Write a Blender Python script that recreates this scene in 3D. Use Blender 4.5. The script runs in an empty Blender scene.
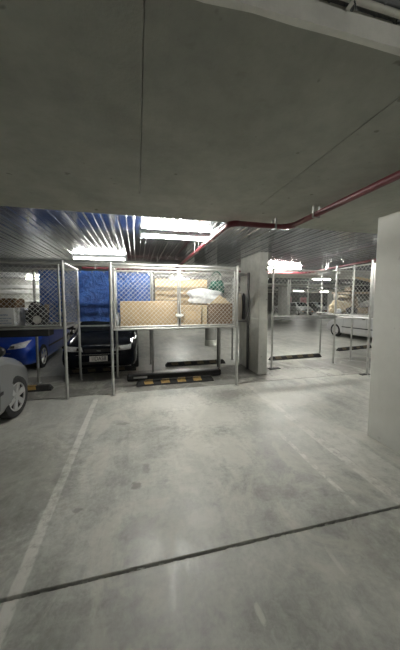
import bpy, bmesh, math, random
import numpy as np
from mathutils import Vector, Matrix, Euler
from mathutils.bvhtree import BVHTree
random.seed(7)
scn = bpy.context.scene
COL = scn.collection
R = math.radians

# ------------------------------------------------------------------ camera, world, exposure
cam = bpy.data.cameras.new('camera'); camo = bpy.data.objects.new('camera', cam); COL.objects.link(camo)
cam.sensor_fit = 'VERTICAL'; cam.sensor_height = 24.0; cam.lens = 259.0 * 24.0 / 650.0
cam.shift_y = -5.0 / 650.0
cam.clip_start = 0.02; cam.clip_end = 200
camo.location = (0, 0, 1.70)
camo.rotation_euler = Euler((R(90 - 4.41), 0, R(-13.63)), 'XYZ')
scn.camera = camo
w = bpy.data.worlds.new('world'); scn.world = w; w.use_nodes = True
w.node_tree.nodes['Background'].inputs[0].default_value = (0.5, 0.53, 0.5, 1)
w.node_tree.nodes['Background'].inputs[1].default_value = 0.02
scn.view_settings.view_transform = 'Standard'; scn.view_settings.look = 'None'
scn.view_settings.gamma = 1.0; scn.view_settings.use_curve_mapping = False
scn.view_settings.exposure = 1.86
TUBE = 70.0           # emission of the fluorescent tubes

# ------------------------------------------------------------------ materials
class NT:
    def __init__(s, m): s.nt = m.node_tree; s.n = s.nt.nodes; s.l = s.nt.links
    def node(s, t, **k):
        o = s.n.new(t)
        for a, b in k.items(): setattr(o, a, b)
        return o
    def put(s, sock, v):
        if isinstance(v, bpy.types.NodeSocket): s.l.new(v, sock)
        elif v is not None: sock.default_value = v
    def math(s, op, a, b=None, c=None, clamp=False):
        o = s.node('ShaderNodeMath', operation=op, use_clamp=clamp)
        for i, v in enumerate((a, b, c)): s.put(o.inputs[i], v)
        return o.outputs[0]
    def noise(s, vec, scale, detail=4, rough=0.6, dist=0.0):
        o = s.node('ShaderNodeTexNoise'); s.put(o.inputs['Vector'], vec)
        o.inputs['Scale'].default_value = scale; o.inputs['Detail'].default_value = detail
        o.inputs['Roughness'].default_value = rough; o.inputs['Distortion'].default_value = dist
        return o.outputs['Fac']
    def ramp(s, f, a, b, lo=0.0, hi=1.0):
        o = s.node('ShaderNodeMapRange', interpolation_type='SMOOTHSTEP')
        s.put(o.inputs[0], f)
        for i, v in zip((1, 2, 3, 4), (a, b, lo, hi)): o.inputs[i].default_value = v
        return o.outputs[0]
    def mix(s, f, a, b, mode='MIX'):
        o = s.node('ShaderNodeMix', data_type='RGBA', blend_type=mode)
        s.put(o.inputs[0], f); s.put(o.inputs[6], a); s.put(o.inputs[7], b)
        return o.outputs[2]
    def mapping(s, vec, scale=(1, 1, 1), loc=(0, 0, 0)):
        o = s.node('ShaderNodeMapping'); s.put(o.inputs['Vector'], vec)
        o.inputs['Scale'].default_value = scale; o.inputs['Location'].default_value = loc
        return o.outputs[0]
    def bump(s, h, strength=0.3, dist=0.01):
        o = s.node('ShaderNodeBump'); s.put(o.inputs['Height'], h)
        o.inputs['Strength'].default_value = strength; o.inputs['Distance'].default_value = dist
        return o.outputs[0]
def c4(c): return (c[0], c[1], c[2], 1.0)
def newmat(name):
    m = bpy.data.materials.new(name); m.use_nodes = True
    return m, NT(m), m.node_tree.nodes['Principled BSDF']
def mat(name, col, rough=0.6, metal=0.0, var=0.12, scale=6.0, bump=0.0, bscale=60.0, coat=0.0, spec=0.5, randobj=0.0, emit=0.0):
    m, t, b = newmat(name)
    tc = t.node('ShaderNodeTexCoord'); v = tc.outputs['Object']
    f = t.noise(v, scale, 5, 0.6)
    k = t.ramp(f, 0.3, 0.7, 1 - var, 1 + var)
    if randobj:
        oi = t.node('ShaderNodeObjectInfo')
        k = t.math('MULTIPLY', k, t.ramp(oi.outputs['Random'], 0, 1, 1 - randobj, 1 + randobj))
    cc = t.node('ShaderNodeVectorMath', operation='SCALE'); cc.inputs[0].default_value = col[:3]
    t.put(cc.inputs['Scale'], k)
    t.l.new(cc.outputs[0], b.inputs['Base Color'])
    b.inputs['Roughness'].default_value = rough; b.inputs['Metallic'].default_value = metal
    b.inputs['Coat Weight'].default_value = coat; b.inputs['Specular IOR Level'].default_value = spec
    if bump: t.l.new(t.bump(t.noise(v, bscale, 3, 0.6), bump, 0.01), b.inputs['Normal'])
    if emit:
        b.inputs['Emission Color'].default_value = c4(col); b.inputs['Emission Strength'].default_value = emit
    return m

def floor_mat(name='worn_concrete_floor', base=(0.37, 0.37, 0.338)):
    m, t, b = newmat(name)
    g = t.node('ShaderNodeNewGeometry'); P = g.outputs['Position']
    sx = t.node('ShaderNodeSeparateXYZ'); t.l.new(P, sx.inputs[0]); X, Y = sx.outputs[0], sx.outputs[1]
    n1 = t.noise(P, 0.7, 6, 0.62, 0.4); n2 = t.noise(P, 3.2, 6, 0.65, 0.6); n3 = t.noise(P, 34, 4, 0.7)
    stretch = t.noise(t.mapping(P, (2.4, 0.35, 1)), 2.0, 5, 0.65, 0.5)   # streaks along the driving direction
    k = t.math('ADD', t.ramp(n1, 0.35, 0.65, -0.13, 0.13), t.ramp(n2, 0.35, 0.66, -0.13, 0.12))
    k = t.math('ADD', k, t.ramp(n3, 0.3, 0.7, -0.06, 0.06))
    k = t.math('ADD', k, t.ramp(stretch, 0.35, 0.7, -0.10, 0.09))
    n4 = t.noise(P, 13, 6, 0.75, 0.8)
    k = t.math('ADD', k, t.ramp(n4, 0.36, 0.66, -0.10, 0.09))
    k = t.math('ADD', k, 1.0)
    cc = t.node('ShaderNodeVectorMath', operation='SCALE'); cc.inputs[0].default_value = base; t.put(cc.inputs['Scale'], k)
    col = cc.outputs[0]
    # pale scoured cement patches
    pale = t.math('MULTIPLY', t.ramp(t.noise(t.mapping(P, (1.6, 1.0, 1)), 1.1, 8, 0.72, 1.0), 0.49, 0.60), 0.5)
    col = t.mix(pale, col, c4((0.50, 0.485, 0.43)))
    wob = t.math('MULTIPLY', t.math('SUBTRACT', n2, 0.5), 0.03)
    def band(x0, hw, wear_lo, wear_hi, y0=-20, y1=40, amt=0.6, nz=None):
        d = t.math('ABSOLUTE', t.math('SUBTRACT', t.math('ADD', X, wob), x0))
        e = t.ramp(d, hw - 0.008, hw + 0.008, 1, 0)
        e = t.math('MULTIPLY', e, t.ramp(nz or t.noise(P, 7, 6, 0.75), wear_lo, wear_hi))
        e = t.math('MULTIPLY', e, t.ramp(Y, y0, y0 + 0.15)); e = t.math('MULTIPLY', e, t.ramp(Y, y1 - 0.15, y1, 1, 0))
        return t.math('MULTIPLY', e, amt)
    white = c4((0.66, 0.65, 0.60))
    col = t.mix(band(-0.72, 0.038, 0.29, 0.54, -6, 4.7, 0.66), col, white)
    col = t.mix(band(2.13, 0.05, 0.40, 0.58, -6, 4.7, 0.55), col, white)
    col = t.mix(band(1.74, 0.025, 0.40, 0.58, 1.6, 2.9, 0.8), col, white)
    col = t.mix(band(2.36, 0.17, 0.3, 0.6, 1.6, 3.4, 0.35), col, white)
    # dark tyre tracks and the grime of parked cars
    tr = t.ramp(t.math('ABSOLUTE', t.math('SUBTRACT', X, 1.55)), 0.0, 0.28, 1, 0)
    tr = t.math('MULTIPLY', t.math('MULTIPLY', tr, t.ramp(stretch, 0.42, 0.62)), 0.35)
    col = t.mix(tr, col, c4((0.16, 0.155, 0.13)))
    tl = t.ramp(t.math('ABSOLUTE', t.math('SUBTRACT', X, -1.35)), 0.1, 0.9, 1, 0)
    tl = t.math('MULTIPLY', t.math('MULTIPLY', tl, t.ramp(n1, 0.3, 0.65)), 0.35)
    col = t.mix(tl, col, c4((0.17, 0.17, 0.15)))
    # oil drips, scuffs, and broad pale and dark patches: (x, y, rx, ry, strength, colour)
    dark = (0.10, 0.095, 0.08); pl = (0.60, 0.59, 0.54)
    for (sx_, sy_, rx, ry, a, cl) in [(-0.04, 2.33, .05, .06, .6, dark), (-0.22, 3.6, .09, .05, .4, dark), (0.0, 1.88, .20, .13, .32, dark),
                                      (0.06, 2.55, .04, .10, .45, dark), (-.5, 2.15, .04, .03, .4, dark), (.35, 2.9, .16, .08, .3, dark),
                                      (1.7, 4.35, .35, .22, .35, dark), (0.3, 3.35, .12, .06, .3, dark), (1.15, 1.95, .22, .12, .3, dark),
                                      (0.62, 1.17, .018, .055, .6, pl), (1.23, 1.32, .018, .09, .45, pl), (1.87, 1.36, .035, .06, .5, pl),
                                      (1.0, 3.6, .7, .5, .5, pl), (0.55, 4.2, .7, .35, .5, pl), (2.5, 3.9, .5, .4, .5, pl), (3.6, 5.2, .8, .5, .5, pl), (.55, 2.6, .35, .6, .35, pl), (1.0, 2.7, .25, .4, .3, pl), (.5, 1.85, .22, .1, .3, pl), (1.5, 4.35, .4, .3, .3, dark), (-1.2, 2.6, .7, .9, .35, dark), (-.3, 1.2, .4, .3, .25, dark), (1.9, 1.2, .5, .3, .25, dark)]:
        dx = t.math('DIVIDE', t.math('SUBTRACT', X, sx_), rx); dy = t.math('DIVIDE', t.math('SUBTRACT', Y, sy_), ry)
        r2 = t.math('ADD', t.math('MULTIPLY', dx, dx), t.math('MULTIPLY', dy, dy))
        r2 = t.math('ADD', r2, t.math('MULTIPLY', t.math('SUBTRACT', t.noise(P, 14, 4, 0.7), 0.5), 3.2))
        col = t.mix(t.math('MULTIPLY', t.ramp(r2, 0.2, 1.3, 1, 0), a), col, c4(cl))
    t.l.new(col, b.inputs['Base Color'])
    rr = t.ramp(n2, 0.3, 0.7, 0.34, 0.58)
    t.l.new(rr, b.inputs['Roughness']); b.inputs['Specular IOR Level'].default_value = 0.4
    h = t.math('ADD', t.math('MULTIPLY', n3, 0.5), n2)
    t.l.new(t.bump(h, 0.12, 0.01), b.inputs['Normal'])
    return m
def concrete(name, base, var=0.1, rough=0.85, dark=0.25):
    m, t, b = newmat(name)
    g = t.node('ShaderNodeNewGeometry'); P = g.outputs['Position']
    n1 = t.noise(P, 0.9, 6, 0.62, 0.3); n2 = t.noise(P, 6, 5, 0.65); n3 = t.noise(P, 60, 3, 0.6)
    k = t.math('ADD', t.ramp(n1, 0.3, 0.7, 1 - var, 1 + var), t.ramp(n2, 0.3, 0.7, -var * 0.5, var * 0.5))
    cc = t.node('ShaderNodeVectorMath', operation='SCALE'); cc.inputs[0].default_value = base; t.put(cc.inputs['Scale'], k)
    spots = t.math('MULTIPLY', t.ramp(t.noise(P, 9, 2, 0.5), 0.70, 0.76), dark * 2)
    col = t.mix(spots, cc.outputs[0], c4((base[0] * .35, base[1] * .35, base[2] * .33)))
    drip = t.math('MULTIPLY', t.ramp(t.noise(t.mapping(P, (5, 5, 0.5)), 2.0, 4, 0.6), 0.6, 0.8), dark)
    col = t.mix(drip, col, c4((base[0] * .55, base[1] * .55, base[2] * .5)))
    t.l.new(col, b.inputs['Base Color']); b.inputs['Roughness'].default_value = rough
    b.inputs['Specular IOR Level'].default_value = 0.3
    t.l.new(t.bump(t.math('ADD', n3, n2), 0.2, 0.006), b.inputs['Normal'])
    return m
def cardboard(name, base):
    m, t, b = newmat(name)
    tc = t.node('ShaderNodeTexCoord'); v = tc.outputs['Object']
    k = t.math('ADD', t.ramp(t.noise(v, 3, 5, .6), .3, .7, .88, 1.1), t.ramp(t.noise(t.mapping(v, (90, 1, 1)), 1.0, 2), .4, .6, -.03, .03))
    cc = t.node('ShaderNodeVectorMath', operation='SCALE'); cc.inputs[0].default_value = base; t.put(cc.inputs['Scale'], k)
    t.l.new(cc.outputs[0], b.inputs['Base Color']); b.inputs['Roughness'].default_value = .8; b.inputs['Specular IOR Level'].default_value = .25
    return m
def fabric(name, base, rough=.8, fold=.5, fscale=7., sheen=0.0):
    m, t, b = newmat(name)
    tc = t.node('ShaderNodeTexCoord'); v = tc.outputs['Object']
    n = t.noise(v, fscale, 5, .65, .8)
    cc = t.node('ShaderNodeVectorMath', operation='SCALE'); cc.inputs[0].default_value = base; t.put(cc.inputs['Scale'], t.ramp(n, .3, .7, .85, 1.15))
    t.l.new(cc.outputs[0], b.inputs['Base Color']); b.inputs['Roughness'].default_value = rough
    t.l.new(t.bump(n, fold, .06), b.inputs['Normal'])
    return m

M = {}
M['floor'] = floor_mat()
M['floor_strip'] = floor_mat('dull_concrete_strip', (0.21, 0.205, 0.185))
M['soffit'] = concrete('grey_green_soffit_concrete', (0.41, 0.415, 0.37), .14, .85, .3)
M['beamface_lit'] = concrete('lit_beam_face', (0.84, 0.84, 0.78), .14, .8, .6)  # near face coloured paler in place of the light falling on it
M['litstrip'] = concrete('lit_strip_concrete', (0.82, 0.82, 0.76), .14, .8, .6)  # beam edge brightness put into the base colour
M['column'] = concrete('cast_column_concrete', (0.46, 0.46, 0.42), .16, .8, .5)
M['paint_column'] = concrete('painted_column_concrete', (0.57, 0.57, 0.53), .05, .7, .12)
M['darkcol'] = concrete('dull_column_concrete', (0.27, 0.27, 0.25), .10, .8, .2)
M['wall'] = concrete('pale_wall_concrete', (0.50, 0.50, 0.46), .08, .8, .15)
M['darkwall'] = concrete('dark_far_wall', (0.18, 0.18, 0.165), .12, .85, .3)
M['joint'] = mat('joint_filler', (0.035, 0.034, 0.03), .9)
M['decking'] = mat('galvanised_decking', (0.31, 0.32, 0.35), .16, 1.0, .10, 1.2, randobj=.10)
M['galv'] = mat('galvanised_tube', (0.50, 0.50, 0.48), .42, .75, .10, 12)
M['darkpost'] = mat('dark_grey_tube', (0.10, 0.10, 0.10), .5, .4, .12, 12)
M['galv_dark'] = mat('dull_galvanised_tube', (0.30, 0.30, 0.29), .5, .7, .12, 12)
M['wire'] = mat('galvanised_wire', (0.70, 0.70, 0.67), .5, .2, .08, 12)
M['redpipe'] = mat('red_pipe_paint', (0.115, 0.011, 0.018), .45, 0, .15, 5, coat=.2)
M['conduit'] = mat('grey_conduit', (0.70, 0.69, 0.64), .55, .0, .12, 8)
M['chrome'] = mat('bright_steel', (0.75, 0.75, 0.73), .2, 1, .04)
M['lamp_body'] = mat('white_lamp_enamel', (0.75, 0.76, 0.74), .4, 0, .03)
M['tube'] = mat('fluorescent_tube', (1.0, 0.995, 0.93), .3, 0, .0, emit=TUBE)
M['tube_bright'] = mat('bright_fluorescent_tube', (1.0, 0.995, 0.93), .3, 0, .0, emit=TUBE * 1.9)  # output raised to balance the lamps
M['tube_dim'] = mat('dim_fluorescent_tube', (1.0, 0.985, 0.91), .3, 0, .0, emit=TUBE * .36)  # output lowered to balance the lamps
M['card'] = cardboard('tan_cardboard', (0.43, 0.32, 0.19))
M['card2'] = cardboard('pale_cardboard', (0.46, 0.36, 0.22))
M['card_dark'] = cardboard('brown_cardboard', (0.15, 0.095, 0.055))
M['tape'] = mat('packing_tape', (0.50, 0.37, 0.20), .35, 0, .08)
M['paper'] = mat('white_paper', (0.72, 0.73, 0.72), .7, 0, .04)
M['ink'] = mat('grey_blue_ink', (0.30, 0.36, 0.45), .7, 0, .05)
def tarp_mat():
    m, t, b = newmat('blue_tarpaulin')
    tc = t.node('ShaderNodeTexCoord'); v = tc.outputs['Object']
    n = t.noise(v, 3.2, 6, .68, 1.2); d = t.noise(t.mapping(v, (1, 1, 1)), 9, 4, .6, 1.5)
    col = t.mix(t.ramp(n, .35, .68), c4((.020, .066, .25)), c4((.045, .145, .49)))
    t.l.new(col, b.inputs['Base Color']); b.inputs['Roughness'].default_value = .38
    t.l.new(t.bump(t.math('ADD', n, t.math('MULTIPLY', d, .4)), .8, .08), b.inputs['Normal'])
    return m
M['tarp'] = tarp_mat()
M['rubber'] = mat('black_rubber', (0.018, 0.018, 0.018), .75, 0, .25, 12, .2)
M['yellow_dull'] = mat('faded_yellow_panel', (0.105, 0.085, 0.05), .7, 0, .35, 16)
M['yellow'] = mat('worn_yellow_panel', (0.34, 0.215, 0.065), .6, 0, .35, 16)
M['black'] = mat('black_plastic', (0.014, 0.014, 0.015), .5, 0, .2)
M['glass'] = mat('dark_car_glass', (0.012, 0.016, 0.018), .06, 0, 0, spec=.7)
M['lens'] = mat('headlight_lens', (0.62, 0.63, 0.63), .2, 0, .2, 30, coat=.8)
M['amber'] = mat('amber_lens', (0.65, 0.22, 0.03), .2, 0, .1, coat=.5)
M['redlens'] = mat('red_lens', (0.45, 0.02, 0.02), .2, 0, .1, coat=.5)
M['rim'] = mat('silver_alloy', (0.62, 0.62, 0.61), .32, .75, .05)
M['silverpaint'] = mat('silver_car_paint', (0.27, 0.275, 0.272), .34, .35, .03, 3, coat=.7)
M['palesilver'] = mat('pale_silver_car_paint', (0.56, 0.565, 0.56), .3, .25, .03, 3, coat=.6)
M['whitepaint'] = mat('white_car_paint', (0.72, 0.73, 0.72), .3, 0, .02, 3, coat=.7)
M['bluepaint'] = mat('blue_car_paint', (0.010, 0.055, 0.40), .30, .1, .03, 3, coat=.5)
M['blackpaint'] = mat('black_car_paint', (0.006, 0.0075, 0.012), .16, 0, .05, 3, coat=.0, spec=.10)
M['greypaint'] = mat('dark_grey_car_paint', (0.09, 0.095, 0.10), .3, .3, .03, 3, coat=.7)
M['plate'] = mat('white_number_plate', (0.78, 0.78, 0.75), .4, 0, .03)
M['platetext'] = mat('plate_characters', (0.03, 0.03, 0.05), .5, 0, 0)
M['cloth_white'] = fabric('white_plastic_sheet', (0.62, 0.64, 0.66), .45, .6, 6)
M['cloth_green'] = fabric('dark_green_fabric', (0.03, 0.12, 0.085), .8, .5, 9)
M['cloth_black'] = fabric('black_fabric', (0.018, 0.018, 0.02), .8, .5, 9)
M['cloth_beige'] = fabric('beige_rag', (0.52, 0.44, 0.29), .9, .9, 10)
M['cloth_brown'] = fabric('brown_blanket', (0.26, 0.205, 0.145), .9, .7, 10)
M['cloth_grey'] = fabric('grey_bag', (0.42, 0.42, 0.42), .7, .6, 9)
M['cloth_cream'] = fabric('cream_cushion', (0.60, 0.56, 0.46), .8, .4, 5)
M['board_yellow'] = mat('pale_yellow_timber', (0.78, 0.62, 0.32), .6, 0, .1, 10)
M['board_brown'] = mat('brown_timber', (0.30, 0.235, 0.16), .7, 0, .2, 10)
M['board_dark'] = mat('dark_stained_timber', (0.06, 0.055, 0.055), .6, 0, .2, 10)
M['redplastic'] = mat('dull_red_plastic', (0.13, 0.045, 0.045), .5, 0, .1)
M['sign_pink'] = mat('pink_poster', (0.62, 0.30, 0.32), .7, 0, .3, 2.0)

# ------------------------------------------------------------------ mesh helpers
class MB:
    def __init__(s): s.v = []; s.f = []
    def add(s, vs, fs):
        o = len(s.v); s.v += [tuple(p) for p in vs]; s.f += [tuple(i + o for i in f) for f in fs]; return s
    def box(s, x0, x1, y0, y1, z0, z1, mtx=None, ch=0.0):
        if ch <= 0:
            vs = [(x, y, z) for x in (x0, x1) for y in (y0, y1) for z in (z0, z1)]
            fs = [(0, 1, 3, 2), (4, 6, 7, 5), (0, 4, 5, 1), (2, 3, 7, 6), (0, 2, 6, 4), (1, 5, 7, 3)]
        else:
            bm = bmesh.new(); bmesh.ops.create_cube(bm, size=1)
            for q in bm.verts: q.co = Vector(((x0 + x1) / 2 + q.co.x * (x1 - x0), (y0 + y1) / 2 + q.co.y * (y1 - y0), (z0 + z1) / 2 + q.co.z * (z1 - z0)))
            bmesh.ops.bevel(bm, geom=bm.edges[:], offset=ch, segments=1, affect='EDGES')
            bm.verts.index_update(); vs = [q.co.copy() for q in bm.verts]; fs = [[q.index for q in f.verts] for f in bm.faces]; bm.free()
        if mtx is not None: vs = [mtx @ Vector(p) for p in vs]
        return s.add(vs, fs)
    def cyl(s, p0, p1, r, n=10, r1=None, caps=True):
        p0, p1 = Vector(p0), Vector(p1); d = (p1 - p0).normalized()
        a = d.orthogonal().normalized(); b = d.cross(a); r1 = r if r1 is None else r1
        vs = []
        for p, q in ((p0, r), (p1, r1)):
            for i in range(n):
                t = 2 * math.pi * i / n; vs.append(p + (a * math.cos(t) + b * math.sin(t)) * q)
        fs = [(i, (i + 1) % n, n + (i + 1) % n, n + i) for i in range(n)]
        if caps: fs += [tuple(range(n - 1, -1, -1)), tuple(range(n, 2 * n))]
        return s.add(vs, fs)
    def path(s, pts, r, n=10):
        pts = [Vector(p) for p in pts]; rings = []; ref = None
        for i, p in enumerate(pts):
            d = ((pts[min(i + 1, len(pts) - 1)] - pts[max(i - 1, 0)])).normalized()
            a = d.orthogonal().normalized() if ref is None else (ref - d * ref.dot(d)).normalized()
            ref = a; b = d.cross(a)
            rings.append([p + (a * math.cos(2 * math.pi * k / n) + b * math.sin(2 * math.pi * k / n)) * r for k in range(n)])
        vs = [q for g in rings for q in g]; fs = []
        for i in range(len(pts) - 1):
            for k in range(n): fs.append((i * n + k, i * n + (k + 1) % n, (i + 1) * n + (k + 1) % n, (i + 1) * n + k))
        fs += [tuple(range(n - 1, -1, -1)), tuple(range((len(pts) - 1) * n, len(pts) * n))]
        return s.add(vs, fs)
    def lathe(s, prof, axis_pt=(0, 0, 0), axis='x', n=28):
        # prof: (a along axis, radius)
        vs = []; m = len(prof)
        for i in range(n):
            t = 2 * math.pi * i / n
            for a, r in prof:
                if axis == 'x': p = (a, r * math.cos(t), r * math.sin(t))
                elif axis == 'z': p = (r * math.cos(t), r * math.sin(t), a)
                else: p = (r * math.sin(t), a, r * math.cos(t))
                vs.append((p[0] + axis_pt[0], p[1] + axis_pt[1], p[2] + axis_pt[2]))
        fs = [(i * m + j, i * m + j + 1, ((i + 1) % n) * m + j + 1, ((i + 1) % n) * m + j) for i in range(n) for j in range(m - 1)]
        return s.add(vs, fs)
    def build(s, name, mt, parent=None, origin=None, smooth=False):
        me = bpy.data.meshes.new(name)
        o0 = Vector(origin) if origin is not None else (Vector(parent.get('_o', (0, 0, 0))) if parent is not None else Vector((0, 0, 0)))
        me.from_pydata([tuple(Vector(p) - o0) for p in s.v], [], s.f)
        bm = bmesh.new(); bm.from_mesh(me); bmesh.ops.recalc_face_normals(bm, faces=bm.faces[:]); bm.to_mesh(me); bm.free()
        me.materials.append(M[mt] if isinstance(mt, str) else mt)
        if smooth:
            me.polygons.foreach_set('use_smooth', [True] * len(me.polygons))
            try: me.set_sharp_from_angle(angle=R(38))
            except Exception: pass
        o = bpy.data.objects.new(name, me); COL.objects.link(o)
        if parent is not None: o.parent = parent; o['_o'] = tuple(o0)
        else: o.location = o0
        return o
def tag(o, label=None, cat=None, group=None, kind=None):
    if label: o['label'] = label
    if cat: o['category'] = cat
    if group: o['group'] = group
    if kind: o['kind'] = kind
    return o
def thing(name, label, cat, loc=(0, 0, 0), rz=0.0, group=None, local=False):
    o = bpy.data.objects.new(name, None); COL.objects.link(o); o.empty_display_size = .1
    o.location = loc; o.rotation_euler = (0, 0, rz)
    o['_o'] = (0, 0, 0) if local else tuple(loc)      # parts are given in world metres unless local
    return tag(o, label, cat, group)
def struct(name, mb, mt, **k):
    o = mb.build(name, mt, **k); o['kind'] = 'structure'; return o
def copy_tree(o, parent=None):
    c = o.copy(); COL.objects.link(c); c.parent = parent
    for ch in list(o.children): copy_tree(ch, c)
    return c

# ------------------------------------------------------------------ setting: floor, ceiling, columns, walls
XL, XR, YF, YBK = -13.0, 30.0, -8.0, 36.0
SOF, DK = 2.67, 2.76           # beam soffit and decking heights
fl = struct('floor', MB().box(XL, XR, YF, YBK, -.25, -.055), 'joint')
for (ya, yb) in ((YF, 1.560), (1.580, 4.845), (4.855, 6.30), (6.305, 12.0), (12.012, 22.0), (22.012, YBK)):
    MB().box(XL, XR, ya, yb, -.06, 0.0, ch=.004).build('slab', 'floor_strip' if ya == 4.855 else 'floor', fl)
# crumbled edges along the near joint
mb = MB()
for k in range(150):
    x = -2.2 + k * .045 + random.uniform(-.02, .02); wv = random.uniform(.015, .05); sd = random.choice((-1, 1)); d = random.uniform(.004, .012)
    ya = 1.560 if sd < 0 else 1.580 - d
    mb.box(x, x + wv, ya, ya + d, -.03, random.uniform(-.018, -.008), ch=.002)
o = mb.build('joint_rubble', 'floor', fl); o['kind'] = 'stuff'

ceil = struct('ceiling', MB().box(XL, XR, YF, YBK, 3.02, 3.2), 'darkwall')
BEAMS = [(0.87, 3.17), (8.05, 10.35), (15.15, 17.45), (22.2, 24.5), (29.3, 31.6)]
for bi, (ya, yb) in enumerate(BEAMS):
    bo = MB().box(XL, XR, ya, yb, SOF + .02, 3.05).build('band_beam', 'beamface_lit' if bi == 0 else 'soffit', ceil)
    # cast soffit, board by board, with the formwork joints left between
    n = int((XR - XL) / 1.2)
    xs = [.04 - 1.2 * 11 + 1.2 * k for k in range(36)]
    if bi < 2:
        ym = yb - .66
        for xa in xs:
            if xa < XL or xa + 1.2 > XR: continue
            MB().box(xa + .0015, xa + 1.1985, ya, ym - .001, SOF, SOF + .03, ch=.002).build('soffit_panel', 'soffit', ceil)
        MB().box(XL, XR, ym + .001, yb, SOF + .001, SOF + .03, ch=.002).build('soffit_edge_strip', 'soffit', ceil)
    else:
        MB().box(XL, XR, ya, yb, SOF, SOF + .03).build('soffit_panel', 'soffit', ceil)
# chipped strip on the first beam's near lower arris, coloured bright as if lit
mb = MB()
pts = [(XL + (XR - XL) * k / 260.0) for k in range(261)]
vs = []
for k, x in enumerate(pts):
    a = random.uniform(0, .010); vs += [(x, .862 - random.uniform(0, .004), 2.665 - a * .3), (x, .862 - random.uniform(0, .004), 2.742 + random.uniform(-.004, .004)), (x, .885, 2.742), (x, .885 + a, 2.668)]
fs = []
for k in range(260):
    for j in range(4): fs.append((4 * k + j, 4 * k + 4 + j, 4 * k + 4 + (j + 1) % 4, 4 * k + (j + 1) % 4))
mb.add(vs, fs); mb.build('lit_edge_strip', 'litstrip', ceil)

# profiled steel decking: sheets .6 m wide, three ribs each
def deck_mesh(L):
    prof = []
    for k in range(3):
        x = k * .2
        prof += [(x, 0), (x + .076, 0), (x + .079, -.003), (x + .083, -.005), (x + .087, -.003), (x + .090, 0),
                 (x + .166, 0), (x + .170, -.005), (x + .174, -.009), (x + .179, -.011), (x + .184, -.009), (x + .188, -.005), (x + .192, 0)]
    prof.append((.598, 0))
    vs = [(x, y, z) for (x, z) in prof for y in (0, L)]
    fs = [(2 * i, 2 * i + 1, 2 * i + 3, 2 * i + 2) for i in range(len(prof) - 1)]
    me = bpy.data.meshes.new('decking_sheet'); me.from_pydata(vs, [], fs); me.materials.append(M['decking'])
    return me
spans = [(YF, .87), (3.17, 8.05), (10.35, 15.15), (17.45, 22.2), (24.5, 29.3)]
for si, (ya, yb) in enumerate(spans):
    me = deck_mesh(yb - ya)
    x = XL + .2
    while x + .6 <= XR:
        keep = True
        if si == 0: keep = -7 < x < 9
        elif si >= 3: keep = 2 < x < 28
        if keep:
            o = bpy.data.objects.new('decking_sheet', me); COL.objects.link(o); o.parent = ceil
            o.location = (x, ya, DK + random.uniform(-.002, .002))
        x += .6

def column(x0, x1, y0, y1, m, z1=DK + .05, panel_z=None):
    o = MB().box(x0, x1, y0, y1, -.01, z1, ch=.012).build('concrete_column', m, origin=((x0 + x1) / 2, (y0 + y1) / 2, 0)); o['kind'] = 'structure'
    if panel_z:
        MB().box(x0 - .008, x1 + .008, y0 - .008, y1 + .008, 0, panel_z, ch=.01).build('lower_lift', m, o, origin=((x0 + x1) / 2, (y0 + y1) / 2, 0))
    return o
c = column(2.80, 3.10, 1.35, 2.58, 'paint_column'); c['label'] = 'smooth pale concrete column cut off by the right edge of the photo'
c = column(2.66, 2.87, 5.34, 6.45, 'column', panel_z=1.28); MB().box(2.86, 2.94, 5.33, 5.75, 2.60, 2.78, ch=.01).build('shade_block', 'darkwall', c, origin=((2.66 + 2.87) / 2, (5.34 + 6.45) / 2, 0)); c['label'] = 'narrow rough concrete column standing to the right of the caged cardboard boxes'  # small dark block stands in for the shade beside the column top
c = MB().lathe([(-.01, .001), (-.01, .215), (DK + .05, .215), (DK + .05, .001)], (0, 0, 0), 'z', 32).build('concrete_column', 'darkcol', smooth=True); c.location = (2.66, 9.25, 0); c['kind'] = 'structure'
MB().lathe([(0, .216), (0, .228), (.22, .228), (.23, .216)], (0, 0, 0), 'z', 32).build('base_band', 'soffit', c, smooth=True); c['label'] = 'round grey concrete column in the distance seen below the caged cardboard boxes'
c = column(11.0, 11.7, 18.2, 18.8, 'wall'); c['label'] = 'far pale concrete column left of the distant parked cars'
c = column(-5.6, -5.3, 9.0, 9.9, 'column'); c['label'] = 'concrete column far to the left behind the blue car'
c = column(11.0, 11.4, 9.4, 10.0, 'column'); c['label'] = 'concrete column beyond the silver hatchback on the right'
c = column(19.3, 19.9, 22.6, 23.2, 'column'); c['label'] = 'most distant concrete column at the right'
c = column(3.5, 4.0, 18.2, 18.8, 'column'); c['label'] = 'distant concrete column straight behind the boxes'
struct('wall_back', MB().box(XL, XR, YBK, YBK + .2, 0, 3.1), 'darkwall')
struct('wall_left', MB().box(XL - .2, XL, YF, YBK, 0, 3.1), 'wall')
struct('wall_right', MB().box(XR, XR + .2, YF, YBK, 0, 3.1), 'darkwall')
struct('wall_front', MB().box(XL, XR, YF - .2, YF, 0, 3.1), 'wall')
wl = struct('wall_left_back', MB().box(XL, -1.2, 14.7, 14.95, 0, 3.0), 'wall')
for z in (1.62, 2.02, 2.28):
    MB().box(XL, -3.6, 14.58, 14.7, z, z + (.16 if z > 1.7 else .08), ch=.01).build('wall_rail', 'lamp_body', wl)

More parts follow.
